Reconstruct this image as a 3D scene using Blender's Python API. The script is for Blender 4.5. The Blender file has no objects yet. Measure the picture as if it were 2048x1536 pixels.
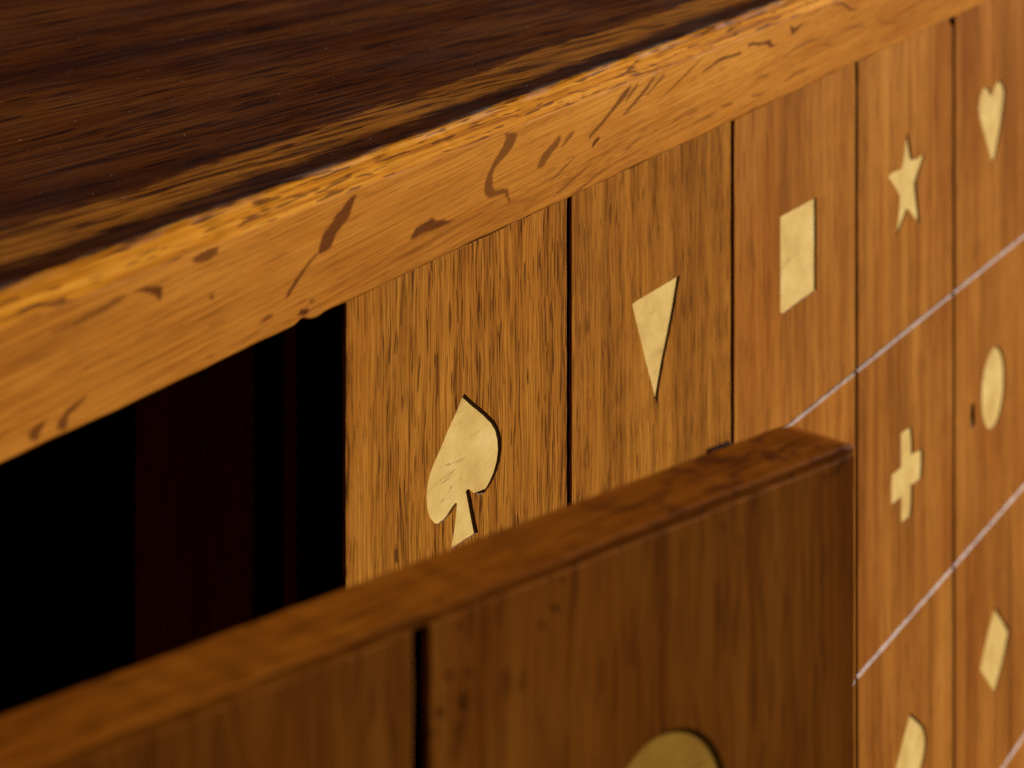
import bpy, bmesh, math, random, json
import numpy as np
from mathutils import Vector, Matrix, geometry as geo

# ---------------------------------------------------------------- measurements (metres, cabinet frame)
W = 0.102207            # pitch of the front planks
ROW = (0.13885, 0.23945, 0.33945, 0.43945, 0.53945)   # row boundaries, measured down from the lens
ZC = 0.6000             # height of the lens over the floor
ZB = ZC - ROW[0]        # underside of the cabinet top
OV = -0.0006            # front plane of the top
HINGE = -0.70364; DOOR_W = 0.39604; DOOR_A = 0.306936; DOOR_TOP = ZC - 0.14179; DOOR_T = 0.01475
DEPTH = 0.34
RIGHT = 3 * W

# ---------------------------------------------------------------- camera, world, lamps, exposure
sc = bpy.context.scene
C = sc.collection
cam_d = bpy.data.cameras.new('camera'); cam = bpy.data.objects.new('camera', cam_d); C.objects.link(cam)
cam.location = (-0.70889, -0.25993, ZC)
cam.rotation_euler = (math.radians(90), 0, math.radians(28.6924 - 90))
cam_d.sensor_width = 36; cam_d.lens = 4580.28 / 2048 * 36
cam_d.shift_y = -(727.34 + 768) / 2048
cam_d.clip_start = 0.02; cam_d.clip_end = 60
cam_d.dof.use_dof = True; cam_d.dof.focus_distance = 0.535; cam_d.dof.aperture_fstop = 21
sc.camera = cam

world = bpy.data.worlds.new('World'); sc.world = world; world.use_nodes = True
world.node_tree.nodes['Background'].inputs[0].default_value = (1.0, 0.84, 0.66, 1)
world.node_tree.nodes['Background'].inputs[1].default_value = 0.022

BETA, ELEV = math.radians(27.0), math.radians(15)
KEY_DIR = Vector((math.cos(BETA) * math.cos(ELEV), -math.sin(BETA) * math.cos(ELEV), math.sin(ELEV)))
def area_lamp(name, pos, target, size, power, col):
    d = bpy.data.lights.new(name, 'AREA'); d.shape = 'DISK'; d.size = size; d.energy = power; d.color = col
    o = bpy.data.objects.new(name, d); C.objects.link(o); o.location = pos
    o.rotation_euler = (Vector(target) - Vector(pos)).to_track_quat('-Z', 'Y').to_euler(); return o
TGT = Vector((-0.1, 0, 0.42))
area_lamp('key_lamp', TGT + KEY_DIR * 8.0, TGT, 0.13, 1420, (1.0, 0.93, 0.82))

sc.view_settings.view_transform = 'Standard'; sc.view_settings.look = 'None'
sc.view_settings.exposure = 0; sc.view_settings.gamma = 1
sc.render.engine = 'CYCLES'
sc.cycles.use_adaptive_sampling = False
sc.cycles.use_denoising = False
sc.cycles.max_bounces = 8

POLY = json.loads('''{"spade":[[-256.69,172.42],[-254.31,174.1],[-250.88,176.67],[-246.23,179.9],[-242.41,182.91],[-240.32,185.27],[-239.25,187.77],[-238.95,190.33],[-239.61,192.73],[-241.1,194.86],[-242.88,196.31],[-245.18,197.58],[-247.28,198.18],[-249.61,197.9],[-252.03,196.71],[-254.2,195.06],[-253.86,195.6],[-252.89,198.46],[-251.74,201.97],[-250.18,206.25],[-262.62,205.88],[-261.62,203.38],[-260.4,199.33],[-259.84,196.38],[-261.07,196.87],[-262.73,197.71],[-264.94,198.21],[-267.56,198.43],[-269.84,197.52],[-272.0,195.42],[-273.07,192.86],[-273.39,190.29],[-272.96,187.97],[-271.73,185.63],[-269.57,183.56],[-267.13,181.57],[-263.29,178.03],[-259.95,175.4],[-257.71,173.25]],"triangle":[[-168.49,174.73],[-166.13,174.44],[-154.99,174.46],[-146.94,174.45],[-138.58,174.39],[-141.9,182.2],[-145.06,188.25],[-148.51,194.17],[-150.68,198.81],[-153.46,205.33],[-156.21,199.58],[-159.85,192.59],[-163.15,185.75],[-165.83,180.41]],"square":[[-65.81,174.62],[-57.17,174.8],[-47.01,175.01],[-35.99,175.13],[-35.84,186.63],[-35.99,204.02],[-50.67,204.12],[-63.56,204.54],[-65.81,203.16],[-65.67,187.73]],"star":[[50.48,170.84],[53.16,176.33],[55.85,181.56],[62.65,182.47],[69.55,182.51],[67.24,184.43],[63.56,186.95],[59.64,190.28],[61.01,195.59],[62.65,200.68],[63.56,206.07],[59.01,202.98],[51.11,197.86],[46.06,200.82],[38.81,205.25],[40.81,199.93],[42.55,195.69],[42.99,191.73],[37.77,187.44],[31.08,182.6],[36.05,181.9],[44.74,182.67],[46.5,179.68],[48.27,175.37]],"cross":[[43.73,273.29],[49.55,273.58],[55.22,274.31],[56.37,279.39],[56.75,284.11],[61.74,284.8],[67.17,285.74],[67.01,290.73],[65.77,295.36],[60.96,295.32],[56.14,294.75],[56.37,299.81],[54.84,304.77],[50.31,304.73],[44.33,304.18],[43.95,300.62],[44.33,295.58],[39.16,295.1],[34.05,294.62],[33.9,289.47],[34.63,284.36],[39.16,284.72],[43.95,284.9],[43.95,278.51]],"heart":[[149.33,175.86],[146.43,173.11],[142.68,171.34],[138.33,171.15],[134.64,173.46],[132.44,177.48],[134.03,181.83],[138.33,187.43],[143.93,194.45],[149.96,201.99],[154.03,200.18],[156.97,196.24],[160.06,191.93],[163.29,186.85],[165.64,181.19],[166.81,177.21],[163.68,173.63],[159.15,171.72],[155.3,172.2],[151.86,173.86]],"diamond":[[153.23,373.36],[163.13,381.36],[172.26,389.57],[168.4,394.53],[163.13,399.73],[153.23,406.57],[144.43,398.91],[133.99,389.86],[138.96,384.77],[144.43,379.79]],"flecks":[[1,[[-302.5,117.18],[-304.6,117.04],[-306.4,117.65],[-308.7,118.99],[-311.3,119.84],[-312.0,120.88],[-314.6,121.91],[-316.0,122.98],[-316.9,124.57],[-317.5,125.84],[-319.6,126.33],[-322.1,127.52],[-324.6,128.7],[-326.7,129.95],[-328.6,131.23],[-329.4,132.38],[-328.9,132.42],[-327.2,131.58],[-325.3,130.29],[-322.8,128.73],[-320.3,127.35],[-317.8,126.26],[-315.3,126.36],[-312.7,126.05],[-312.0,125.12],[-310.5,123.44],[-308.3,122.52],[-305.7,121.28],[-304.6,119.49],[-303.6,118.06]]],[1,[[-281.3,131.61],[-280.1,130.54],[-278.8,129.62],[-276.0,129.37],[-273.5,129.2],[-271.9,128.91],[-270.7,129.6],[-269.4,130.21],[-267.1,130.31],[-265.5,131.0],[-262.2,131.81],[-265.2,131.81],[-268.4,131.82],[-271.6,131.74],[-274.1,131.57],[-277.3,131.58],[-279.2,131.79]]],[0.85,[[-238.9,116.54],[-234.8,117.08],[-232.4,117.65],[-233.1,119.13],[-234.8,120.65],[-237.7,121.92],[-240.5,122.73],[-243.3,123.75],[-244.3,124.93],[-244.3,126.51],[-244.3,127.88],[-242.9,129.08],[-240.0,129.22],[-236.7,129.92],[-236.7,131.3],[-235.5,133.4],[-236.7,132.91],[-237.9,131.51],[-238.6,130.67],[-241.5,130.52],[-244.3,130.37],[-246.1,130.2],[-247.7,129.17],[-248.4,127.9],[-247.7,125.79],[-246.4,124.27],[-244.7,122.79],[-242.4,121.21],[-239.6,119.49],[-237.9,117.75]]],[0.8,[[-210.1,122.26],[-211.9,122.51],[-215.0,123.82],[-219.1,124.92],[-221.6,126.78],[-222.6,127.75],[-221.6,128.31],[-219.1,128.23],[-217.0,126.98],[-214.5,125.82],[-211.9,124.9],[-210.3,123.77]]],[0.7,[[-202.5,122.62],[-205.1,122.6],[-207.7,123.79],[-209.3,124.93],[-210.3,125.92],[-208.8,125.51],[-206.7,124.71],[-204.1,124.01]]],[0.9,[[-170.1,116.78],[-173.6,117.44],[-177.0,118.61],[-179.9,120.11],[-183.3,121.5],[-187.2,123.02],[-191.7,124.42],[-195.5,125.9],[-194.4,126.31],[-190.5,125.12],[-185.8,123.65],[-181.9,122.13],[-177.9,120.85],[-173.9,119.55],[-171.5,118.31]]],[0.75,[[-165.9,116.97],[-168.9,117.74],[-171.8,119.02],[-174.4,120.58],[-173.3,120.79],[-170.4,119.65],[-167.4,118.51]]],[0.8,[[-158.1,117.79],[-161.8,118.98],[-165.9,120.56],[-170.7,122.02],[-175.9,123.86],[-174.7,124.02],[-169.2,122.67],[-164.5,121.21],[-159.7,119.73]]],[1.3,[[-188.9,126.92],[-191.1,126.99],[-192.2,127.64],[-193.3,128.17],[-192.7,129.01],[-191.7,128.36],[-190.0,127.82],[-188.6,127.35]]],[0.8,[[-202.0,129.11],[-205.1,129.79],[-208.2,130.51],[-211.1,131.28],[-213.9,132.12],[-216.6,132.99],[-216.5,133.04],[-213.4,132.39],[-210.4,131.7],[-207.5,130.93],[-204.7,130.09],[-201.9,129.19]]],[0.8,[[-193.4,132.67],[-198.1,133.43],[-202.7,134.23],[-207.1,135.1],[-211.4,136.03],[-215.5,137.0],[-215.5,137.06],[-211.0,136.35],[-206.5,135.58],[-202.0,134.72],[-197.6,133.78],[-193.2,132.77]]],[0.8,[[-182.2,135.04],[-187.5,135.7],[-192.5,136.4],[-197.4,137.18],[-202.1,138.02],[-206.7,138.9],[-206.7,138.96],[-201.7,138.35],[-196.8,137.68],[-191.9,136.91],[-187.0,136.06],[-182.1,135.14]]],[0.7,[[-164.2,131.36],[-168.0,131.79],[-172.2,132.78],[-175.4,133.79],[-175.3,133.85],[-171.5,133.19],[-167.4,132.22],[-164.1,131.45]]],[0.85,[[-122.3,116.63],[-129.2,118.09],[-135.8,119.57],[-142.2,121.1],[-148.4,122.68],[-154.4,124.27],[-154.3,124.33],[-147.9,122.98],[-141.5,121.56],[-135.1,120.04],[-128.6,118.42],[-122.2,116.72]]],[0.8,[[-149.4,117.31],[-151.3,117.52],[-156.2,119.29],[-161.9,121.27],[-160.4,121.35],[-154.7,119.56],[-149.7,118.05]]],[0.85,[[-155.6,117.19],[-158.0,117.43],[-163.4,119.59],[-169.4,121.62],[-174.0,123.06],[-172.9,123.28],[-167.3,121.73],[-160.7,119.55],[-156.5,117.94]]],[0.75,[[-165.9,116.81],[-167.9,117.35],[-169.7,117.95],[-171.4,118.64],[-172.8,119.41],[-174.1,120.24],[-174.0,120.32],[-172.0,119.8],[-170.2,119.22],[-168.5,118.54],[-167.1,117.77],[-165.7,116.93]]],[1,[[-97.2,119.69],[-100.1,119.8],[-105.1,119.57],[-110.0,119.25],[-114.8,119.44],[-118.9,120.14],[-125.6,121.02],[-124.3,121.24],[-119.6,120.94],[-115.5,120.37],[-110.0,120.17],[-104.4,120.38],[-97.6,120.62]]],[1,[[-92.9,118.4],[-88.5,118.43],[-84.1,119.29],[-79.6,119.67],[-75.1,119.76],[-73.9,121.45],[-68.1,122.41],[-72.0,122.3],[-75.1,122.32],[-77.3,121.09],[-81.1,120.39],[-84.1,120.32],[-87.8,119.45],[-92.2,119.16]]],[0.9,[[-112.0,133.01],[-108.6,132.94],[-103.3,133.47],[-103.5,133.99],[-107.9,133.65],[-111.7,133.52]]],[0.8,[[-114.2,133.96],[-118.0,133.9],[-121.7,133.9],[-125.4,133.99],[-128.8,134.17],[-132.2,134.4],[-132.2,134.47],[-128.5,134.54],[-124.8,134.56],[-121.2,134.48],[-117.6,134.31],[-114.0,134.07]]],[0.6,[[-127.0,130.91],[-129.0,130.86],[-130.9,130.87],[-132.7,130.94],[-134.4,131.08],[-136.1,131.27],[-136.1,131.33],[-134.1,131.38],[-132.2,131.39],[-130.4,131.32],[-128.6,131.19],[-126.9,131.0]]],[0.6,[[-133.6,129.99],[-136.4,130.21],[-139.2,130.48],[-141.9,130.82],[-144.5,131.21],[-147.0,131.66],[-146.9,131.71],[-144.1,131.5],[-141.3,131.25],[-138.6,130.92],[-136.0,130.53],[-133.4,130.08]]],[0.8,[[-90.8,133.58],[-87.7,134.76],[-83.0,134.98],[-78.0,134.55],[-78.1,134.45],[-83.7,134.26],[-87.9,134.06],[-90.7,133.47]]],[0.6,[[-87.0,129.52],[-81.6,129.73],[-74.3,130.35],[-74.3,130.27],[-82.1,129.05],[-87.1,129.39]]],[0.75,[[-64.1,134.28],[-56.6,133.72],[-50.4,133.59],[-41.7,133.56],[-41.7,133.46],[-51.1,132.85],[-57.6,132.96],[-64.4,134.13]]],[0.6,[[-67.3,127.14],[-54.3,125.87],[-42.2,125.68],[-30.8,125.85],[-30.8,125.76],[-42.8,125.04],[-55.2,125.23],[-67.5,127.01]]],[0.5,[[-109.9,137.67],[-107.7,137.88],[-105.6,138.03],[-103.5,138.11],[-101.4,138.12],[-99.4,138.07],[-99.4,138.01],[-101.7,137.8],[-103.8,137.64],[-106.0,137.55],[-108.0,137.54],[-110.0,137.58]]],[1,[[-59.6,117.84],[-55.4,119.4],[-46.9,118.46],[-50.7,119.69],[-55.0,120.62],[-58.3,120.92]]],[1,[[-25.7,116.64],[-19.8,117.27],[-13.6,118.31],[-10.3,119.73],[-7.0,121.05],[-1.9,121.57],[1.9,121.35],[1.8,121.23],[-2.2,121.05],[-6.5,120.4],[-8.8,119.27],[-13.0,117.65],[-19.9,116.73],[-25.8,116.47]]],[0.6,[[16.5,127.7],[21.4,129.03],[28.7,130.75],[36.2,131.2],[43.4,131.28],[43.3,131.19],[35.8,130.64],[28.7,130.06],[21.8,128.56],[16.6,127.59]]],[0.7,[[-16.1,126.44],[-7.4,126.91],[0.0,127.26],[7.2,128.26],[7.2,128.17],[-0.2,126.59],[-8.0,126.2],[-16.2,126.3]]],[0.5,[[1.8,132.39],[7.7,134.22],[14.6,134.36],[14.6,134.28],[7.7,133.62],[1.9,132.29]]],[0.7,[[-65.7,127.3],[-54.6,125.67],[-41.9,125.15],[-33.3,125.54],[-33.4,125.46],[-42.4,124.61],[-55.3,125.13],[-65.8,127.19]]],[0.5,[[-32.5,127.55],[-27.1,129.49],[-19.8,129.68],[-19.8,129.58],[-27.0,128.79],[-32.4,127.45]]],[1,[[-378.0,118.6],[-374.4,118.71],[-369.5,119.71],[-369.4,121.33],[-369.9,122.65],[-371.6,121.0],[-374.1,119.81]]],[0.7,[[-396.0,120.14],[-391.4,119.21],[-386.3,119.01],[-382.6,118.44],[-379.4,118.8],[-381.2,119.45],[-386.0,120.18],[-390.1,120.42],[-393.4,120.62]]],[0.9,[[-360.6,117.24],[-358.5,116.7],[-355.4,116.28],[-351.5,116.68],[-352.3,117.94],[-355.4,118.59],[-358.5,118.24]]],[0.5,[[-400.5,120.48],[-399.3,120.6],[-398.0,120.65],[-396.9,120.59],[-395.8,120.43],[-394.7,120.21],[-394.7,120.12],[-396.0,120.0],[-397.3,119.94],[-398.4,119.98],[-399.5,120.13],[-400.6,120.35]]],[1,[[-338.8,134.77],[-335.9,134.02],[-333.5,134.19],[-334.1,134.82],[-337.1,134.89]]],[1.3,[[-325.1,136.59],[-323.9,135.94],[-321.4,136.16],[-321.1,137.18],[-322.6,137.36]]],[1.2,[[-321.5,135.23],[-319.0,134.68],[-319.4,135.42]]],[0.9,[[-406.3,136.84],[-406.6,135.52],[-405.0,134.85],[-401.9,134.61],[-403.2,135.97],[-404.3,137.62]]],[0.9,[[-399.2,137.25],[-398.9,135.82],[-396.0,134.29],[-390.5,133.37],[-392.8,134.64],[-396.0,135.78],[-396.7,138.01]]],[0.9,[[-355.0,125.8],[-354.1,124.88],[-353.2,125.92],[-354.0,126.28]]],[0.4,[[-339.3,130.3],[-335.9,129.49],[-335.9,129.45],[-339.4,130.23]]]],"door_flecks":[[1,[[389.8,140.47],[392.5,140.96],[393.3,142.36],[392.8,143.94],[391.7,145.37],[389.0,146.55],[388.4,145.74],[390.2,144.82],[391.2,143.53],[391.4,142.23],[389.5,140.91]]],[1,[[387.6,145.87],[387.5,146.16],[387.1,146.23],[386.6,146.05],[386.3,145.71],[386.3,145.37],[386.6,145.17],[387.1,145.23],[387.5,145.5]]],[0.8,[[386.4,141.67],[386.1,141.86],[385.2,141.79],[384.2,141.49],[383.6,141.11],[383.6,140.83],[384.2,140.76],[385.2,140.96],[386.1,141.32]]],[1.1,[[303.0,142.51],[302.8,142.97],[301.9,143.23],[300.7,143.17],[299.8,142.82],[299.5,142.35],[300.1,141.97],[301.2,141.86],[302.4,142.07]]],[0.8,[[302.0,146.19],[301.8,146.52],[301.4,146.6],[300.9,146.38],[300.6,145.98],[300.6,145.58],[300.9,145.36],[301.4,145.43],[301.8,145.76]]],[0.9,[[300.1,152.92],[299.9,153.42],[299.3,153.55],[298.7,153.24],[298.3,152.65],[298.3,152.05],[298.7,151.71],[299.3,151.81],[299.9,152.28]]],[0.9,[[303.9,153.38],[303.7,153.9],[303.3,154.06],[302.8,153.79],[302.4,153.22],[302.4,152.61],[302.8,152.25],[303.3,152.3],[303.7,152.75]]],[1,[[303.1,157.69],[302.7,158.58],[302.0,158.87],[301.4,158.41],[301.1,157.42],[301.4,156.37],[302.0,155.74],[302.6,155.83],[303.1,156.6]]],[1.1,[[298.1,157.59],[297.8,158.18],[297.4,158.36],[296.9,158.06],[296.7,157.41],[296.8,156.71],[297.2,156.3],[297.7,156.37],[298.0,156.88]]],[0.8,[[296.5,160.23],[296.3,160.65],[295.7,160.73],[295.1,160.43],[294.7,159.9],[294.7,159.37],[295.1,159.1],[295.7,159.22],[296.3,159.66]]],[0.8,[[301.7,162.67],[301.1,164.71],[300.5,165.64],[300.0,165.02],[300.0,163.15],[300.3,160.89],[301.0,159.31],[301.6,159.14],[301.9,160.47]]],[0.6,[[298.8,155.46],[298.7,155.83],[298.4,155.96],[298.0,155.78],[297.8,155.37],[297.8,154.93],[298.0,154.66],[298.4,154.69],[298.7,155.01]]],[1,[[322.1,149.36],[321.9,149.73],[321.4,149.81],[320.9,149.57],[320.5,149.13],[320.5,148.68],[320.9,148.44],[321.4,148.52],[321.9,148.89]]],[0.9,[[319.0,150.87],[319.2,151.6],[319.0,151.99],[318.5,151.85],[317.9,151.26],[317.5,150.49],[317.5,149.89],[317.9,149.76],[318.5,150.14]]],[0.5,[[318.3,154.63],[318.1,155.0],[317.7,155.1],[317.3,154.89],[317.0,154.46],[317.0,154.02],[317.3,153.76],[317.7,153.82],[318.1,154.16]]],[0.7,[[311.7,157.92],[311.3,159.94],[310.7,160.87],[310.2,160.27],[309.9,158.43],[310.0,156.2],[310.6,154.63],[311.2,154.44],[311.6,155.74]]],[0.7,[[314.9,158.44],[314.6,159.48],[314.1,159.9],[313.6,159.51],[313.4,158.49],[313.6,157.31],[314.0,156.53],[314.6,156.51],[314.9,157.26]]],[0.7,[[323.4,145.27],[323.2,145.69],[322.7,145.8],[322.2,145.56],[321.8,145.07],[321.8,144.57],[322.2,144.28],[322.7,144.35],[323.2,144.74]]],[1,[[302.7,142.51],[302.4,142.88],[301.3,143.06],[300.0,142.96],[299.0,142.63],[298.8,142.22],[299.5,141.93],[300.8,141.89],[302.0,142.11]]],[0.8,[[364.9,150.76],[365.0,151.43],[364.9,151.75],[364.5,151.59],[364.2,151.0],[364.0,150.28],[364.0,149.75],[364.3,149.67],[364.6,150.06]]],[0.5,[[361.0,147.48],[360.9,148.26],[360.5,148.6],[360.1,148.34],[359.8,147.6],[359.8,146.73],[360.1,146.14],[360.5,146.09],[360.9,146.62]]]]}''')
rng = np.random.default_rng(7); random.seed(7)

# ---------------------------------------------------------------- node helpers
class Net:
    def __init__(s, name):
        s.m = bpy.data.materials.new(name); s.m.use_nodes = True; s.t = s.m.node_tree
        s.b = s.t.nodes['Principled BSDF']
    def put(s, sock, v):
        if hasattr(v, 'default_value') or hasattr(v, 'is_output'): s.t.links.new(v, sock)
        elif isinstance(v, (tuple, list)): sock.default_value = tuple(v) + ((1,) if len(v) == 3 and len(sock.default_value) == 4 else ())
        else: sock.default_value = v
    def math(s, op, a, b=0.0, c=0.0, clamp=False):
        n = s.t.nodes.new('ShaderNodeMath'); n.operation = op; n.use_clamp = clamp
        for i, v in enumerate((a, b, c)): s.put(n.inputs[i], v)
        return n.outputs[0]
    def vec(s, x, y, z):
        n = s.t.nodes.new('ShaderNodeCombineXYZ')
        for i, v in enumerate((x, y, z)): s.put(n.inputs[i], v)
        return n.outputs[0]
    def scale(s, v, k):
        n = s.t.nodes.new('ShaderNodeVectorMath'); n.operation = 'MULTIPLY'; s.put(n.inputs[0], v); n.inputs[1].default_value = k
        return n.outputs[0]
    def noise(s, v, k, detail=2.0, rough=0.5, dist=0.0):
        n = s.t.nodes.new('ShaderNodeTexNoise'); s.put(n.inputs['Vector'], s.scale(v, k)); n.inputs['Scale'].default_value = 1
        n.inputs['Detail'].default_value = detail; n.inputs['Roughness'].default_value = rough; n.inputs['Distortion'].default_value = dist
        return n.outputs[0]
    def rng(s, v, a, b, lo=0.0, hi=1.0, smooth=False):
        n = s.t.nodes.new('ShaderNodeMapRange'); n.interpolation_type = 'SMOOTHSTEP' if smooth else 'LINEAR'; n.clamp = True
        for i, q in enumerate((v, a, b, lo, hi)): s.put(n.inputs[i], q)
        return n.outputs[0]
    def mix(s, f, a, b, mode='MIX'):
        n = s.t.nodes.new('ShaderNodeMix'); n.data_type = 'RGBA'; n.blend_type = mode
        s.put(n.inputs[0], f); s.put(n.inputs[6], a); s.put(n.inputs[7], b); return n.outputs[2]
    def ramp(s, f, stops):
        n = s.t.nodes.new('ShaderNodeValToRGB'); s.put(n.inputs[0], f); e = n.color_ramp.elements
        while len(e) < len(stops): e.new(0.5)
        for q, (p, c) in zip(e, stops): q.position = p; q.color = tuple(c) + (1,)
        return n.outputs[0]
    def attr(s, name):
        n = s.t.nodes.new('ShaderNodeAttribute'); n.attribute_name = name; return n.outputs['Fac']
    def coords(s, jitter=True):
        n = s.t.nodes.new('ShaderNodeTexCoord'); x = s.t.nodes.new('ShaderNodeSeparateXYZ'); s.t.links.new(n.outputs['Object'], x.inputs[0])
        X, Y, Z = x.outputs; s.X, s.Y, s.Z = X, Y, Z
        if jitter:
            i = s.t.nodes.new('ShaderNodeObjectInfo'); r = i.outputs['Random']
            return s.math('MULTIPLY_ADD', r, 3.7, X), Y, s.math('MULTIPLY_ADD', r, 5.3, Z), r
        return X, Y, Z, 0.5
    def bump(s, h, strength, dist):
        n = s.t.nodes.new('ShaderNodeBump'); n.inputs['Strength'].default_value = strength; n.inputs['Distance'].default_value = dist
        s.put(n.inputs['Height'], h); s.put(s.b.inputs['Normal'], n.outputs[0])

def grain(n, across, along, depth, ang=0.0, wav=0.005, pore=1.0, pf=(620, 62), ff=(1250, 22)):
    """oak figure: returns tone, fibre, ring and pore masks"""
    if ang:
        ca, sa = math.cos(ang), math.sin(ang)
        a2 = n.math('ADD', n.math('MULTIPLY', across, ca), n.math('MULTIPLY', along, -sa))
        l2 = n.math('ADD', n.math('MULTIPLY', across, sa), n.math('MULTIPLY', along, ca)); across, along = a2, l2
    g0 = n.vec(across, along, depth)
    wv = n.noise(g0, (28, 11, 28), 2.0)
    wv2 = n.noise(g0, (130, 60, 130), 1.0)
    a = n.math('ADD', across, n.math('ADD', n.math('MULTIPLY', n.math('SUBTRACT', wv, 0.5), wav), n.math('MULTIPLY', n.math('SUBTRACT', wv2, 0.5), wav * 0.22)))
    g = n.vec(a, along, depth)
    fib = n.rng(n.noise(g, (ff[0], ff[1], ff[0]), 3.0, 0.65), 0.34, 0.66)
    ring = n.rng(n.noise(g, (170, 2.5, 170), 2.0), 0.36, 0.64)
    tone = n.rng(n.noise(g, (42, 6, 42), 3.0, 0.55), 0.3, 0.7)
    pn = n.noise(g, (pf[0], pf[1], pf[0]), 1.0, 0.5)
    pn2 = n.noise(n.vec(n.math('ADD', a, 0.37), along, depth), (pf[0] * 1.9, pf[1] * 0.9, pf[0] * 1.9), 1.0, 0.5)
    thr = n.math('MULTIPLY_ADD', ring, -0.08, 0.655)
    p1 = n.rng(n.math('SUBTRACT', pn, thr), 0.0, 0.032, smooth=True)
    p2 = n.math('MULTIPLY', n.rng(n.math('SUBTRACT', pn2, thr), -0.025, 0.03, smooth=True), 0.85)
    po = n.math('MULTIPLY', n.math('MAXIMUM', p1, p2), pore, clamp=True)
    return g, tone, fib, ring, po

def finish(n, col, po, fib, rough=0.50, ior=1.06, bump=0.5, dist=0.00006, coat=0.0):
    n.put(n.b.inputs['Base Color'], col)
    n.put(n.b.inputs['Roughness'], n.math('MULTIPLY_ADD', fib, 0.12, rough - 0.06))
    n.b.inputs['IOR'].default_value = ior
    n.b.inputs['Coat Weight'].default_value = coat; n.b.inputs['Coat Roughness'].default_value = 0.25
    h = n.math('SUBTRACT', n.math('MULTIPLY', fib, 0.3), po)
    n.bump(h, bump, dist)
    return n.m

def oak(name, dark, mid, light, porec, ax='z', pore=0.9, var=0.14, fleck=None, mixw=(0.5, 0.36), end_dark=False, **kw):
    n = Net(name); x, y, z, r = n.coords()
    across, along, depth = (x, z, y) if ax == 'z' else (z, x, y)
    fk = {k: kw.pop(k) for k in ('rough', 'ior', 'bump', 'dist', 'coat') if k in kw}
    g, tone, fib, ring, po = grain(n, across, along, depth, pore=pore, **kw)
    v = n.math('ADD', n.math('MULTIPLY', tone, mixw[0]), n.math('ADD', n.math('MULTIPLY', fib, mixw[1]), n.math('MULTIPLY', ring, -0.18)))
    v = n.math('ADD', v, n.math('MULTIPLY_ADD', r, var, 0.08 - var / 2))
    col = n.ramp(v, [(0.08, dark), (0.42, mid), (0.78, light)])
    blotch = n.rng(n.noise(g, (24, 9, 24), 2.0), 0.48, 0.68)
    col = n.mix(n.math('MULTIPLY', blotch, 0.45), col, (0.82, 0.62, 0.42), 'MULTIPLY')
    if end_dark:      # finish darker towards the free end, with red-brown stains round the corner
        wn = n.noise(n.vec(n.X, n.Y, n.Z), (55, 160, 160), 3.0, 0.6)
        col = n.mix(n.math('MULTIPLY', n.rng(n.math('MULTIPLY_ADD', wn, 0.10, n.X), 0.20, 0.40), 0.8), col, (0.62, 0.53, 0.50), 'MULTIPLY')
        st = n.math('MULTIPLY', n.rng(n.noise(n.vec(n.X, n.Y, n.Z), (130, 220, 220), 3.0, 0.65), 0.53, 0.60), n.rng(n.X, 0.30, 0.375))
        col = n.mix(n.math('MULTIPLY', st, 0.65), col, (0.060, 0.014, 0.005))
    if fleck:
        col = n.mix(n.math('MULTIPLY', n.attr(fleck), 0.8, clamp=True), col, porec)
    col = n.mix(n.math('MULTIPLY', po, 0.88), col, porec)
    return finish(n, col, po, fib, **fk)

M = {}
M['plank'] = oak('oak_front_fine', (0.18, 0.058, 0.0065), (0.36, 0.132, 0.0155), (0.53, 0.225, 0.031), (0.040, 0.010, 0.002), pf=(1150, 84), ff=(1400, 34), mixw=(0.22, 0.54), var=0.05, bump=0.6, wav=0.0075)
M['plank_plain'] = oak('oak_front_plain', (0.20, 0.064, 0.009), (0.36, 0.130, 0.020), (0.50, 0.210, 0.036), (0.11, 0.030, 0.004), pf=(1000, 75), ff=(1300, 34), pore=0.45, mixw=(0.46, 0.34), var=0.10, bump=0.4)
M['plank_mid'] = oak('oak_front_honey', (0.20, 0.066, 0.0075), (0.37, 0.138, 0.017), (0.52, 0.222, 0.032), (0.065, 0.018, 0.003), pf=(1200, 90), ff=(1450, 40), pore=0.75, mixw=(0.26, 0.42), var=0.02, bump=0.5, wav=0.006)
M['door'] = oak('oak_door', (0.20, 0.056, 0.006), (0.34, 0.106, 0.012), (0.46, 0.158, 0.020), (0.07, 0.020, 0.004), fleck='fleck', wav=0.008, bump=0.25, pf=(620, 66), pore=0.42)
M['door_top'] = oak('oak_door_edge', (0.18, 0.045, 0.003), (0.33, 0.097, 0.007), (0.46, 0.152, 0.012), (0.05, 0.012, 0.002), ax='x', pore=0.5, bump=0.2, wav=0.012, end_dark=True)
M['edge'] = oak('oak_edge_sheen', (0.15, 0.070, 0.04), (0.23, 0.115, 0.075), (0.31, 0.165, 0.11), (0.08, 0.03, 0.015), ior=1.16, rough=0.5)  # mauve sheen reflected by seams and pocket walls, put into the colour
M['dark'] = oak('shade_dark_wood', (0.004, 0.0012, 0.0008), (0.009, 0.002, 0.0012), (0.016, 0.0035, 0.002), (0.002, 0.001, 0.001), ior=1.1, rough=0.7)  # near-black tone carries the shade of plank sides, gaps and cavity
M['inside'] = oak('inside_wood', (0.10, 0.024, 0.012), (0.13, 0.031, 0.016), (0.17, 0.040, 0.020), (0.015, 0.004, 0.002), ior=1.1, rough=0.75, pore=0.25)

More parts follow.
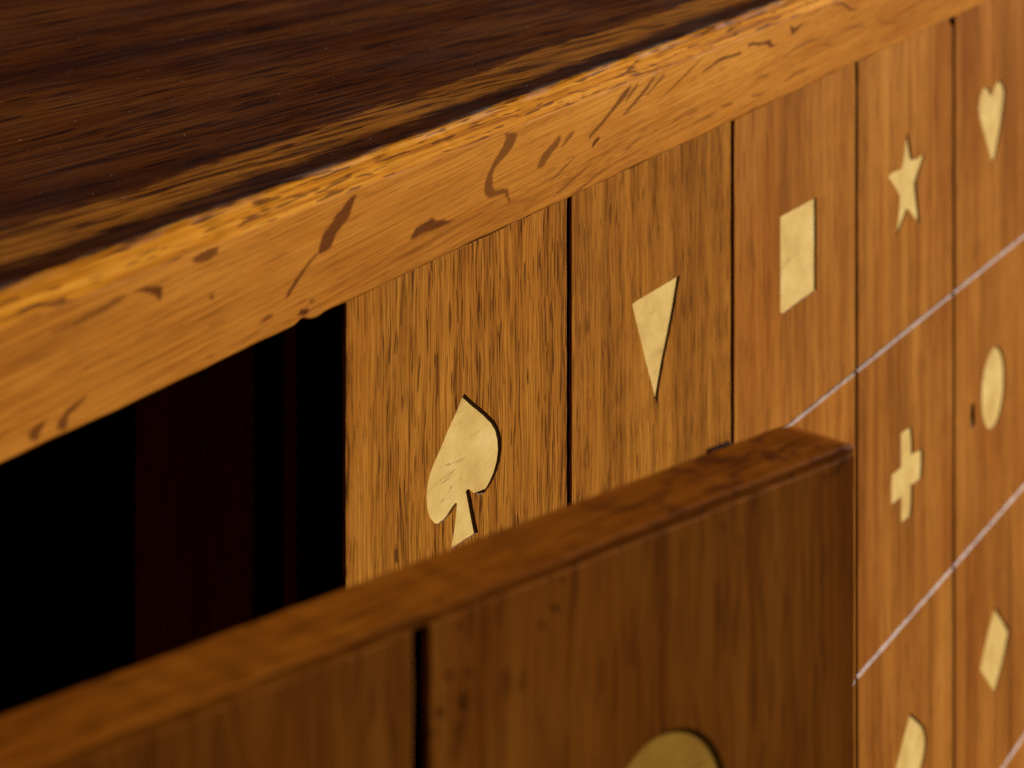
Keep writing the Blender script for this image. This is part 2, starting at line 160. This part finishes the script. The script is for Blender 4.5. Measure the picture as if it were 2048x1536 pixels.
def slab_material():
    n = Net('oak_top_worn'); x, y, z, r = n.coords(jitter=False)
    # front and chamfer (grain along x, slightly climbing)
    g, tone, fib, ring, po = grain(n, z, x, n.math('MULTIPLY', y, 1.0), ang=0.045, wav=0.0010, pf=(1500, 95), ff=(1700, 22), pore=0.36)
    v = n.math('ADD', n.math('MULTIPLY', tone, 0.42), n.math('ADD', n.math('MULTIPLY', fib, 0.34), n.math('MULTIPLY', ring, -0.12)))
    col = n.ramp(n.math('ADD', v, 0.12), [(0.08, (0.28, 0.088, 0.009)), (0.45, (0.475, 0.174, 0.021)), (0.8, (0.63, 0.266, 0.039))])
    blotch = n.rng(n.noise(n.vec(x, y, z), (38, 38, 120), 3.0), 0.45, 0.7)
    col = n.mix(n.math('MULTIPLY', blotch, 0.3), col, (0.86, 0.68, 0.46), 'MULTIPLY')
    # rays of the oak: traced brown flakes
    fl = n.math('MULTIPLY', n.attr('fleck'), n.math('MULTIPLY_ADD', fib, 0.15, 0.83), clamp=True)
    col = n.mix(fl, col, (0.105, 0.027, 0.005))
    # chamfer: bare orange wood with coarse open pores
    zt = ZB + 0.0227
    ch = n.rng(z, zt - 0.0002, zt + 0.0003)
    g2 = n.vec(n.math('MULTIPLY', n.math('ADD', z, y), 0.7), x, n.math('SUBTRACT', y, z))
    pc = n.rng(n.noise(g2, (1500, 95, 300), 1.2), 0.575, 0.64, smooth=True)
    streak = n.rng(n.noise(g2, (900, 16, 300), 3.0, 0.6), 0.32, 0.68)
    ccol = n.ramp(streak, [(0.0, (0.26, 0.075, 0.004)), (0.45, (0.48, 0.172, 0.008)), (0.9, (0.62, 0.255, 0.025))])
    ccol = n.mix(n.math('MULTIPLY', pc, 0.72), ccol, (0.065, 0.014, 0.006))
    col = n.mix(ch, col, ccol)
    # dark stain on the upper side, paler in a band behind the edge
    wob = n.math('MULTIPLY', n.math('SUBTRACT', n.noise(n.vec(x, y, z), (55, 25, 0.0), 3.0, 0.65), 0.5), 0.0032)
    yy = n.math('ADD', y, wob)
    up = n.rng(yy, 0.0042, 0.0052)
    gt, tt, ft, rt, pt = grain(n, y, x, z, ang=-0.13, wav=0.006, pf=(520, 40), ff=(1300, 22), pore=1.0)
    tv = n.math('ADD', n.math('MULTIPLY', tt, 0.45), n.math('ADD', n.math('MULTIPLY', ft, 0.45), n.math('MULTIPLY', rt, -0.1)))
    scol = n.ramp(n.math('ADD', tv, 0.05), [(0.1, (0.032, 0.0062, 0.0024)), (0.45, (0.090, 0.0215, 0.0046)), (0.8, (0.175, 0.054, 0.0090))])
    scol = n.mix(n.math('MULTIPLY', pt, 0.8), scol, (0.016, 0.004, 0.0035))
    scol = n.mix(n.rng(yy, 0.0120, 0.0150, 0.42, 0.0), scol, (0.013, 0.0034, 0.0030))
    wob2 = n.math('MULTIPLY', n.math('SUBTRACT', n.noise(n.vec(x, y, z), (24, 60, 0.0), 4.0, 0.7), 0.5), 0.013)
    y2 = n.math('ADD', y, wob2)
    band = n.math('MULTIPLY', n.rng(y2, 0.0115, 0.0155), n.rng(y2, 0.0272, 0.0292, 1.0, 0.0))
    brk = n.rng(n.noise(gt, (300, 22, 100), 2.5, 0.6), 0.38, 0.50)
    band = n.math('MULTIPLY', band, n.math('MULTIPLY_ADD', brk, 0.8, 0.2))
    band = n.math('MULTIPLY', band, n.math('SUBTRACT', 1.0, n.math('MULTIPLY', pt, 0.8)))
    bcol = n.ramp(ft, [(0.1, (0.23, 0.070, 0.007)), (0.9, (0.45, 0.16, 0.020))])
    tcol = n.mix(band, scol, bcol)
    vo = n.t.nodes.new('ShaderNodeTexVoronoi'); n.put(vo.inputs['Vector'], n.scale(n.vec(x, y, z), (420, 420, 0.0))); vo.inputs['Scale'].default_value = 1
    sp = n.t.nodes.new('ShaderNodeSeparateXYZ'); n.t.links.new(vo.outputs['Color'], sp.inputs[0])
    dust = n.math('MULTIPLY', n.rng(sp.outputs[0], 0.80, 0.81), n.rng(vo.outputs['Distance'], 0.07, 0.12, 1.0, 0.0))
    tcol = n.mix(n.math('MULTIPLY', dust, n.rng(sp.outputs[1], 0.3, 1.0, 0.05, 0.8)), tcol, (0.55, 0.45, 0.38))
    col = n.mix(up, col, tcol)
    n.put(n.b.inputs['Base Color'], n.mix(n.math('MULTIPLY', n.math('MULTIPLY', po, n.math('SUBTRACT', 1.0, ch)), n.math('MULTIPLY_ADD', up, -0.78, 0.78)), col, (0.10, 0.026, 0.006)))
    smear = n.rng(n.noise(n.vec(x, y, z), (30, 45, 10), 3.0), 0.35, 0.7)
    n.put(n.b.inputs['Roughness'], n.math('ADD', n.math('MULTIPLY_ADD', fib, 0.1, 0.45), n.math('MULTIPLY_ADD', ch, 0.2, n.math('MULTIPLY', up, n.math('MULTIPLY', smear, 0.0)))))
    arr = n.math('MULTIPLY', n.rng(z, zt + 0.0036, zt + 0.0044), n.rng(y, 0.0055, 0.0065, 1.0, 0.0))
    arr = n.math('MULTIPLY', arr, n.rng(n.noise(n.vec(x, y, z), (60, 200, 0.0), 3.0), 0.45, 0.62))
    n.put(n.b.inputs['IOR'], n.math('ADD', n.math('MULTIPLY_ADD', up, n.math('MULTIPLY', smear, 0.06), 1.06), n.math('MULTIPLY', arr, 0.36)))
    h = n.math('SUBTRACT', n.math('MULTIPLY', fib, 0.25), n.math('MAXIMUM', n.math('MULTIPLY', po, n.math('SUBTRACT', 1.0, up)), n.math('MULTIPLY', pc, ch)))
    n.bump(h, 0.45, 0.00006)
    return n.m
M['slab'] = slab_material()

def inlay_material(name='pale_inlay_veneer', tint=(1, 1, 1)):
    n = Net(name); x, y, z, r = n.coords()
    v = n.vec(x, z, y)
    t = n.rng(n.noise(v, (90, 90, 90), 4.0, 0.6), 0.3, 0.7)
    col = n.ramp(t, [(0.0, (0.59, 0.365, 0.098)), (0.5, (0.70, 0.465, 0.138)), (1.0, (0.79, 0.565, 0.200))])
    pit = n.rng(n.noise(v, (2600, 2600, 2600), 1.0), 0.66, 0.72)
    col = n.mix(n.math('MULTIPLY', pit, 0.35), col, (0.30, 0.17, 0.05))
    ca, sa = math.cos(0.12), math.sin(0.12)
    s = n.math('ADD', n.math('MULTIPLY', x, ca), n.math('MULTIPLY', z, sa)); q = n.math('ADD', n.math('MULTIPLY', x, -sa), n.math('MULTIPLY', z, ca))
    scr = n.noise(n.vec(s, q, 0.0), (22, 330, 1), 1.0, 0.4, 0.2)
    line = n.math('MULTIPLY', n.rng(n.math('ABSOLUTE', n.math('SUBTRACT', scr, 0.5)), 0.0, 0.011, 1.0, 0.0), n.rng(n.noise(n.vec(s, q, 1.0), (60, 140, 1), 1.0), 0.50, 0.56))
    col = n.mix(n.math('MULTIPLY', line, 0.6), col, (0.26, 0.15, 0.045))
    if tint != (1, 1, 1): col = n.mix(1.0, col, tint, 'MULTIPLY')
    n.put(n.b.inputs['Base Color'], col); n.b.inputs['Roughness'].default_value = 0.5; n.b.inputs['IOR'].default_value = 1.2
    n.bump(n.math('SUBTRACT', n.math('MULTIPLY', t, 0.4), n.math('MAXIMUM', line, pit)), 0.3, 0.0001)
    return n.m
M['inlay'] = inlay_material()
M['inlay_bounce'] = inlay_material('inlay_veneer_warm_bounce', (1.0, 0.80, 0.36))  # same veneer, tinted for the warm light bounced onto the shaded door
def plain(name, col, rough=0.5, metal=0.0):
    n = Net(name); x, y, z, r = n.coords()
    t = n.noise(n.vec(x, y, z), (180, 180, 180), 3.0)
    n.put(n.b.inputs['Base Color'], n.mix(t, tuple(c * 0.6 for c in col), tuple(c * 1.3 for c in col)))
    n.b.inputs['IOR'].default_value = 1.08; n.b.inputs['Roughness'].default_value = rough; n.b.inputs['Metallic'].default_value = metal; return n.m
M['iron'] = plain('blackened_iron', (0.012, 0.007, 0.006), 0.6, 0.0)
M['brass'] = plain('old_brass', (0.16, 0.10, 0.02), 0.45, 0.8)
M['floor'] = plain('floor_boards', (0.05, 0.03, 0.018), 0.6)

# ---------------------------------------------------------------- mesh helpers
def link(name, me, mats, parent=None, **props):
    o = bpy.data.objects.new(name, me)
    for m in (mats if isinstance(mats, (list, tuple)) else [mats]): me.materials.append(m)
    C.objects.link(o)
    if parent: o.parent = parent
    for k, v in props.items(): o[k] = v
    return o
def box(name, b, mat, parent, bev=0.0008, seg=2, **props):
    bm = bmesh.new(); x0, x1, y0, y1, z0, z1 = b
    bmesh.ops.create_cube(bm, size=1, matrix=Matrix.Translation(((x0 + x1) / 2, (y0 + y1) / 2, (z0 + z1) / 2)) @ Matrix.Diagonal((x1 - x0, y1 - y0, z1 - z0, 1)))
    if bev: bmesh.ops.bevel(bm, geom=list(bm.edges), offset=bev, segments=seg, affect='EDGES', profile=0.5)
    me = bpy.data.meshes.new(name); bm.to_mesh(me); bm.free()
    return link(name, me, mat, parent, **props)
def smooth_noise(n, step, amp, seed):
    r = np.random.default_rng(seed); k = int(n / step) + 4
    return np.interp(np.arange(n), np.arange(k) * step, r.normal(0, amp, k))
def inside(px, pz, poly):
    res = np.zeros(px.shape, bool); n = len(poly); j = n - 1
    for i in range(n):
        xi, zi = poly[i]; xj, zj = poly[j]
        if zi != zj:
            res ^= ((zi > pz) != (zj > pz)) & (px < (xj - xi) * (pz - zi) / (zj - zi) + xi)
        j = i
    return res
def fleck_mask(u, c, flecks, soft):
    """u, c in mm; soft-edged coverage of the traced flakes"""
    m = np.zeros(u.shape)
    wx = 0.10 * np.sin(u * 5.1 + c * 9.0) * soft; wc = 0.07 * np.sin(u * 3.7 - c * 13.0) * soft
    for wt, poly in flecks:
        a = np.array(poly); lo, hi = a.min(0) - 1.5, a.max(0) + 1.5
        s = (u > lo[0]) & (u < hi[0]) & (c > lo[1]) & (c < hi[1])
        if not s.any(): continue
        uu, cc = u[s] + wx[s], c[s] + wc[s]; acc = np.zeros(uu.shape)
        offs = [(dx, dc) for dx in (-.3, 0, .3) for dc in (-.12, 0, .12)]
        for dx, dc in offs: acc += inside(uu + dx * soft, cc + dc * soft, poly)
        m[s] = np.maximum(m[s], wt * acc / len(offs))
    return m
def add_mask(me, vals):
    at = me.attributes.new('fleck', 'FLOAT', 'POINT'); at.data.foreach_set('value', np.asarray(vals, np.float32))

def dense(pts, step, wob=0.0, seed=0):
    out = []; r = random.Random(seed)
    for (x0, z0), (x1, z1) in zip(pts, pts[1:] + pts[:1]):
        k = max(1, int(math.hypot(x1 - x0, z1 - z0) / step))
        for i in range(k):
            t = i / k; e = wob if i else 0
            out.append((x0 + (x1 - x0) * t + r.uniform(-e, e), z0 + (z1 - z0) * t + r.uniform(-e, e)))
    return out
def grow(poly, d):
    n = len(poly); area = sum(poly[i][0] * poly[(i + 1) % n][1] - poly[(i + 1) % n][0] * poly[i][1] for i in range(n)); s = 1 if area > 0 else -1
    out = []
    for i in range(n):
        x0, z0 = poly[i - 1]; x1, z1 = poly[(i + 1) % n]; dx, dz = x1 - x0, z1 - z0; l = math.hypot(dx, dz) or 1
        out.append((poly[i][0] + s * dz / l * d, poly[i][1] - s * dx / l * d))
    return out

PK = 0.0005     # how deep the inlays sit below the wood
def plank(name, rect, parent, holes=(), thick=0.012, ch=(0.0004, 0.0004, 0.0003, 0.0003), mats=None, seed=0, notch=None, mask=None, walls=PK):
    """front board with worn arrises; ch = left, right, bottom, top chamfer; holes are pockets through the face"""
    x0, x1, z0, z1 = rect; l, r, b, t = ch
    corners = [(x0, z0), (x1, z0), (x1, z1), (x0, z1)]
    if notch: corners = [(x0, z0), (x1, z0), (x1, z1 - notch[1]), (x1 - notch[0] * .4, z1 - notch[1] * .8), (x1 - notch[0], z1 - notch[1] * .3), (x1 - notch[0] * 1.05, z1), (x0, z1)]
    outer = dense(corners, 0.004, 0.00006, seed)
    ins = [(min(max(x, x0 + l), x1 - r), min(max(z, z0 + b), z1 - t)) for x, z in outer]
    rr = random.Random(seed + 5); wb = 0.00012
    ins = [(x + rr.uniform(-wb, wb), z + rr.uniform(-wb, wb)) for x, z in ins]
    dep = [max(abs(p[0] - q[0]), abs(p[1] - q[1])) for p, q in zip(outer, ins)]
    hl = [dense(list(map(tuple, h)), 0.0016, 0.00005, seed + 11) for h in holes]
    if mask is None:
        loops = [ins] + hl; flat = [p for L in loops for p in L]
        tris = geo.tessellate_polygon([[Vector((p[0], p[1], 0)) for p in L] for L in loops])
    else:
        zs = np.concatenate([np.arange(z0 + 0.002, mask[1], 0.012), np.arange(mask[1], z1 - 0.0006, 0.0008)])
        gx, gz = np.meshgrid(np.arange(x0 + 0.0008, x1 - 0.0006, 0.0008), zs)
        gx = gx.ravel(); gz = gz.ravel(); keep = np.ones(gx.shape, bool)
        for h in hl: keep &= ~inside(gx, gz, grow(h, 0.0003))
        loops = [ins] + hl; pts = []; edges = []
        for L in loops:
            s = len(pts); pts += L; edges += [(s + i, s + (i + 1) % len(L)) for i in range(len(L))]
        pts += list(zip(gx[keep], gz[keep]))
        ov, oe, of, oo, _, _ = geo.delaunay_2d_cdt([Vector(p) for p in pts], edges, [], 0, 1e-7)
        flat = [(v.x, v.y) for v in ov]
        cen = np.array([np.mean([flat[i] for i in f_], axis=0) for f_ in of]); ok = np.ones(len(of), bool)
        for h in hl: ok &= ~inside(cen[:, 0], cen[:, 1], h)
        ok &= inside(cen[:, 0], cen[:, 1], ins)
        tris = [tuple(f_) for f_, k in zip(of, ok) if k]
    verts = [(x, 0.0, z) for x, z in flat]; faces = [tuple(f_) for f_ in tris]; mi = [0] * len(faces)
    def ring(a, b, m, top=None):
        k = len(a)
        for i in range(k):
            faces.append((a[i], a[(i + 1) % k], b[(i + 1) % k], b[i]))
            mi.append(m if top is None or min(outer[i][1], outer[(i + 1) % k][1]) > z1 - 0.0008 and t > 0.0005 else top)
    def add(pts3): s = len(verts); verts.extend(pts3); return list(range(s, len(verts)))
    A = add([(x, 0.0, z) for x, z in ins]); Bq = add([(x, d, z) for (x, z), d in zip(outer, dep)]); D = add([(x, thick, z) for x, z in outer])
    ring(A, Bq, 2, 0); ring(Bq, D, 1); faces.append(tuple(D)); mi.append(1)
    for h in hl:
        a = add([(x, 0.0, z) for x, z in h]); bq = add([(x, walls + 0.0003, z) for x, z in h]); ring(a, bq, 2)
    me = bpy.data.meshes.new(name); me.from_pydata(verts, [], faces); me.polygons.foreach_set('material_index', mi)
    bm = bmesh.new(); bm.from_mesh(me); bmesh.ops.recalc_face_normals(bm, faces=bm.faces); bm.to_mesh(me); bm.free()
    if mask is not None:
        v = np.array([q for q in me.vertices.values()] and [tuple(q.co) for q in me.vertices])
        add_mask(me, fleck_mask(v[:, 0] * 1000, (ZC - v[:, 2]) * 1000, mask[0], 1.6))
    me.update()
    return link(name, me, mats or [M['plank'], M['dark'], M['edge']], parent)
def inlay(name, poly, parent, label, depth=PK, mat='inlay'):
    p = grow(dense(list(map(tuple, poly)), 0.0016), 0.0002); k = len(p)
    front = [(x, depth, z) for x, z in p]; back = [(x, depth + 0.0012, z) for x, z in p]
    tris = [tuple(t) for t in geo.tessellate_polygon([[Vector((x, z, 0)) for x, z in p]])]
    faces = tris + [tuple(i + k for i in reversed(t)) for t in tris] + [(i, (i + 1) % k, (i + 1) % k + k, i + k) for i in range(k)]
    me = bpy.data.meshes.new(name); me.from_pydata(front + back, [], faces)
    bm = bmesh.new(); bm.from_mesh(me); bmesh.ops.recalc_face_normals(bm, faces=bm.faces); bm.to_mesh(me); bm.free()
    return link(name, me, M[mat], parent, label=label)
def shape(key, dx=0.0, dz=0.0): return [(u / 1000 + dx, ZC - c / 1000 + dz) for u, c in POLY[key]]
def circle(cx, cz, r, n=56): return [(cx + r * math.cos(2 * math.pi * i / n), cz + r * math.sin(2 * math.pi * i / n)) for i in range(n)]

# ---------------------------------------------------------------- setting
bm = bmesh.new(); bmesh.ops.create_grid(bm, x_segments=2, y_segments=2, size=1.6)
me = bpy.data.meshes.new('floor'); bm.to_mesh(me); bm.free(); link('floor', me, M['floor'], None, kind='structure')

# ---------------------------------------------------------------- cabinet
cab = bpy.data.objects.new('cabinet', None); C.objects.link(cab)
cab['label'] = 'worn golden oak cabinet with pale inlaid shapes and its door standing open'
cab['category'] = 'cabinet'

# --- top: one board, chamfered and worn along the front edge
def build_top():
    us = np.concatenate([np.arange(HINGE - 0.04, -0.43, 0.006), np.arange(-0.43, 0.19, 0.00042), np.arange(0.19, RIGHT + 0.02, 0.006), [RIGHT + 0.02]]); n = len(us)
    fr = np.linspace(0.0006, 0.0227, 54)
    prof = [(DEPTH, 0.0), (0.2, 0.0), (0.03, 0.0), (OV + 0.0006, 0.0), (OV + 0.0002, 0.0002)] + [(OV, h) for h in fr]
    i_ch = len(prof); chn = 11
    for i in range(1, chn + 1): prof.append((None, i / chn))
    tops = np.concatenate([[0.0062, 0.0075, 0.009], np.arange(0.012, 0.05, 0.006), np.arange(0.06, DEPTH, 0.03), [DEPTH + 0.002]])
    T = 0.0227 + 0.0048
    for y in tops: prof.append((y, T))
    m = len(prof); V = np.zeros((m, n, 3)); V[:, :, 0] = us
    x = us * 1000
    def fbm(freqs, amp, seed):
        r = np.random.default_rng(seed); o = np.zeros_like(x)
        for k, f_ in enumerate(freqs): o += np.sin(x * f_ * 6.283 + r.uniform(0, 6.28)) * amp / (k + 1) ** 0.7 * (0.6 + 0.8 * r.random())
        return o
    gw = 0.0044 + fbm((0.009, 0.021, 0.047, 0.083), 0.00022, 3) + np.interp(x, [-430, -150, 150], [0.0006, 0.0, -0.0006])   # depth of the wear
    nick = np.zeros_like(x)
    for cx, wd, a in ((-352, 3.0, .7), (-310, 7, .6), (-290, 4, .9), (-262, 2.2, .5), (-227, 3, .4), (-150, 4, .5), (-100, 2, .4), (-335, 2, .5), (-390, 6, .6)):
        nick += a * 0.0005 * np.exp(-((x - cx) / wd) ** 2)
    low = fbm((0.011, 0.031, 0.07), 0.00010, 9)
    bot = fbm((0.012, 0.035, 0.08), 0.00009, 12) + 0.0008 * np.exp(-((x + 323.5) / 1.8) ** 2) - 0.0004 * np.exp(-((x + 318) / 2.5) ** 2)
    for j, (y, h) in enumerate(prof):
        if y is None:
            t = h; b = math.sin(t * math.pi) * 0.00035       # slightly rounded chamfer
            V[j, :, 1] = OV + (gw + nick) * t - b * 0.7 + (nick * 0.4 * math.sin(t * math.pi)); V[j, :, 2] = ZB + 0.0227 + low * (1 - t) + (T - 0.0227) * t + b * 0.7 - nick * 0.55 * math.sin(t * math.pi)
            if t == 1: V[j, :, 2] -= 0.00018
        else:
            V[j, :, 1] = y; V[j, :, 2] = ZB + h
            if y < 0.001 and h <= 0.0227: V[j, :, 2] += bot * max(0, 1 - h / 0.004) + low * max(0, (h - 0.018) / 0.0047); V[j, :, 1] += 0.00008 * np.sin(x * 0.021 + h * 90)
    idx = np.arange(m * n).reshape(m, n)
    q = np.stack([idx[:-1, :-1], idx[:-1, 1:], idx[1:, 1:], idx[1:, :-1]], -1).reshape(-1, 4)
    close = np.stack([idx[-1, :-1], idx[-1, 1:], idx[0, 1:], idx[0, :-1]], -1)
    faces = np.concatenate([q, close]).tolist() + [idx[:, 0].tolist(), idx[::-1, -1].tolist()]
    me = bpy.data.meshes.new('top'); me.from_pydata(V.reshape(-1, 3).tolist(), [], faces)
    mask = np.zeros((m, n)); s = slice(4, i_ch + 2)
    mask[s] = fleck_mask(V[s, :, 0] * 1000, (ZC - V[s, :, 2]) * 1000, POLY['flecks'], 1.0)
    add_mask(me, mask.ravel()); me.polygons.foreach_set('use_smooth', [True] * (len(faces) - 2) + [False] * 2); me.update()
    return link('top', me, M['slab'], cab, label='thick oak top, dark above, pale band behind its worn front edge')
build_top()

# --- front planks with their inlays (rows under one another, planks side by side)
G = 0.0019
cells = {}
SP = POLY['spade']
inl = {(0, -3): ('spade_inlay', shape('spade'), 'pale spade let into the nearest front plank'),
       (0, -2): ('triangle_inlay', shape('triangle'), 'pale triangle pointing down'),
       (0, -1): ('square_inlay', shape('square'), 'pale square'),
       (0, 0): ('star_inlay', shape('star'), 'pale five-pointed star'),
       (0, 1): ('heart_inlay', shape('heart'), 'pale heart'),
       (1, 0): ('cross_inlay', shape('cross'), 'pale upright cross'),
       (1, 1): ('disc_inlay', circle(0.15126, ZC - 0.28845, 0.01528), 'pale round disc'),
       (2, 0): ('spade_inlay', shape('spade', 3 * W + 0.0035, -0.2005), 'pale spade, lower row'),
       (2, 1): ('diamond_inlay', shape('diamond'), 'pale diamond')}
KEYX, KEYZ = 0.1246, ZC - 0.2912
key_poly = [(KEYX - 0.0028, KEYZ - 0.0042), (KEYX + 0.0028, KEYZ - 0.0042), (KEYX + 0.0026, KEYZ + 0.0025), (KEYX + 0.0016, KEYZ + 0.0046), (KEYX - 0.0016, KEYZ + 0.0046), (KEYX - 0.0026, KEYZ + 0.0025)]
for r in range(4):
    for k in range(-3, 3):
        g0 = 0.0 if k == -3 else G / 2
        rect = (k * W + g0, (k + 1) * W - (0.0011 if k == 0 else G / 2), ZC - ROW[r + 1] + 0.0003, ZC - ROW[r] - (0.0003 if r else 0.0001))
        holes = []; it = inl.get((r, k))
        if it: holes.append(it[1])
        if (r, k) == (1, 1): holes.append(key_poly)
        p = plank('plank', rect, cab, holes, mats=[M['plank'] if k < -2 else M['plank_mid'] if k < -1 else M['plank_plain'], M['dark'], M['edge']], ch=(0.0005, 0.0005, 0.0003, 0.0006 if r else 0.0001), seed=r * 10 + k + 50,
                  notch=(0.0045, 0.0035) if (r, k) == (0, 0) else None)
        if it: inlay(it[0], it[1], p, it[2])
        if (r, k) == (1, 1):
            kb = box('keyhole', (KEYX - 0.0045, KEYX + 0.0045, 0.004, 0.006, KEYZ - 0.006, KEYZ + 0.006), M['iron'], p, 0.0003, label='small dark keyhole')
            box('keyhole_plate', (KEYX - 0.0024, KEYX + 0.0024, 0.0008, 0.0030, KEYZ - 0.0040, KEYZ - 0.0022), M['brass'], p, 0.0003)

# --- carcass
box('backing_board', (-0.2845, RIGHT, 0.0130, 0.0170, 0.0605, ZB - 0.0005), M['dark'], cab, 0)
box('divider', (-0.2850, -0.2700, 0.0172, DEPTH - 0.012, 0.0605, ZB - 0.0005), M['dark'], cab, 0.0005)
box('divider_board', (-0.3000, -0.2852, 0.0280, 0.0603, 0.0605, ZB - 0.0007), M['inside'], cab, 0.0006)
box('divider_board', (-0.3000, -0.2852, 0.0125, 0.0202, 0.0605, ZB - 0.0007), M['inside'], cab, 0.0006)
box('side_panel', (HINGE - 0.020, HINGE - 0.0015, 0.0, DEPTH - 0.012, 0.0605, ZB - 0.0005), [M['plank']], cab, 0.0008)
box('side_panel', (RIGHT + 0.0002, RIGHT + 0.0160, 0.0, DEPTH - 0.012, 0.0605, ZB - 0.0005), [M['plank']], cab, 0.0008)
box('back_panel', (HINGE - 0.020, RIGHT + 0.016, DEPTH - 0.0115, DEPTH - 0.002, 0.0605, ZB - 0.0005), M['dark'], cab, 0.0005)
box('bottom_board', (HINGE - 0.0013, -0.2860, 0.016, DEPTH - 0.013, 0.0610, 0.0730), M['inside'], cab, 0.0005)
box('plinth', (HINGE - 0.020, RIGHT + 0.016, 0.004, DEPTH - 0.003, 0.0, 0.0600), M['plank'], cab, 0.001)

# --- door, hinged at its left edge and standing open
door = box('door', (0.0, DOOR_W, 0.0045, DOOR_T, 0.0640, DOOR_TOP - 0.0021), [M['door_top']], cab, 0.0005, label='open cabinet door of broad oak planks, out of focus')
door.location = (HINGE, 0, 0); door.rotation_euler = (0, 0, -DOOR_A)
def door_cap():
    bm = bmesh.new(); n = 120; sec = []
    h = 0.0019; y0, y1 = 0.0001, DOOR_T + 0.0002; rd = 0.0005
    prof = [(y0, 0), (y0, h - rd)] + [(y0 + rd - rd * math.cos(a), h - rd + rd * math.sin(a)) for a in (0.5, 1.05, 1.57)] + [(y0 + 0.005, h + 0.0001), (y0 + 0.010, h)] + [(y1 - rd + rd * math.sin(a), h - rd + rd * math.cos(a)) for a in (0, 0.7, 1.57)] + [(y1, 0)]
    r = random.Random(4); w1 = [r.gauss(0, 0.00004) for _ in range(n + 8)]
    rings = []
    for i in range(n + 1):
        x = DOOR_W * i / n; e = max(0.0, (x - (DOOR_W - 0.004)) / 0.004); drop = 0.0006 * e ** 3
        rings.append([bm.verts.new((x - 0.0003 * (e > 0.99), y + (0.0003 * e * e if y < 0.004 else (-0.0010 * e * e if y > 0.011 else 0)) + w1[i] * 0.5, max(0.0, z - (drop if z > 0 else 0) + (w1[i] * 0.6 if z > 0.0005 else 0)) + DOOR_TOP - 0.0020)) for y, z in prof])
    for a, b in zip(rings, rings[1:]):
        for i in range(len(prof)): j = (i + 1) % len(prof); bm.faces.new((a[i], b[i], b[j], a[j]))
    bm.faces.new(rings[0]); bm.faces.new(list(reversed(rings[-1])))
    bmesh.ops.recalc_face_normals(bm, faces=bm.faces)
    me = bpy.data.meshes.new('top_rail'); bm.to_mesh(me); bm.free()
    return link('top_rail', me, M['door_top'], door)
door_cap()
DH = 0.1023; cx, cz, cr = 0.3460, ZC - 0.1917, 0.0153
dm = [M['door'], M['dark'], M['door']]
for i in range(4):
    a, b = max(0.0, DOOR_W - (i + 1) * DH) + (0.0011 if i < 3 else 0), DOOR_W - i * DH - (0.0011 if i else 0.0)
    disc = circle(cx, cz, cr)
    p = plank('plank', (a, b, 0.0640, DOOR_TOP - 0.0019), door, [disc] if i == 0 else [], thick=0.0044, ch=(0.0007, 0.0007, 0.0005, 0.0004), mats=dm, seed=90 + i,
              walls=0.0002, mask=(POLY['door_flecks'] if i == 0 else [], ZC - 0.232) if i == 0 else None)
    if i == 0: inlay('disc_inlay', disc, door, 'round disc on the open door, warm bounce light in its colour', 0.0002, 'inlay_bounce')
box('latch', (0.3740, 0.3802, DOOR_T + 0.0003, DOOR_T + 0.0014, DOOR_TOP - 0.016, DOOR_TOP + 0.0001), M['iron'], door, 0.0004, label='small dark iron latch on the door back')
for z in (0.12, 0.40): box('hinge', (-0.0012, 0.020, DOOR_T + 0.0003, DOOR_T + 0.0020, z, z + 0.03), M['brass'], door, 0.0003)
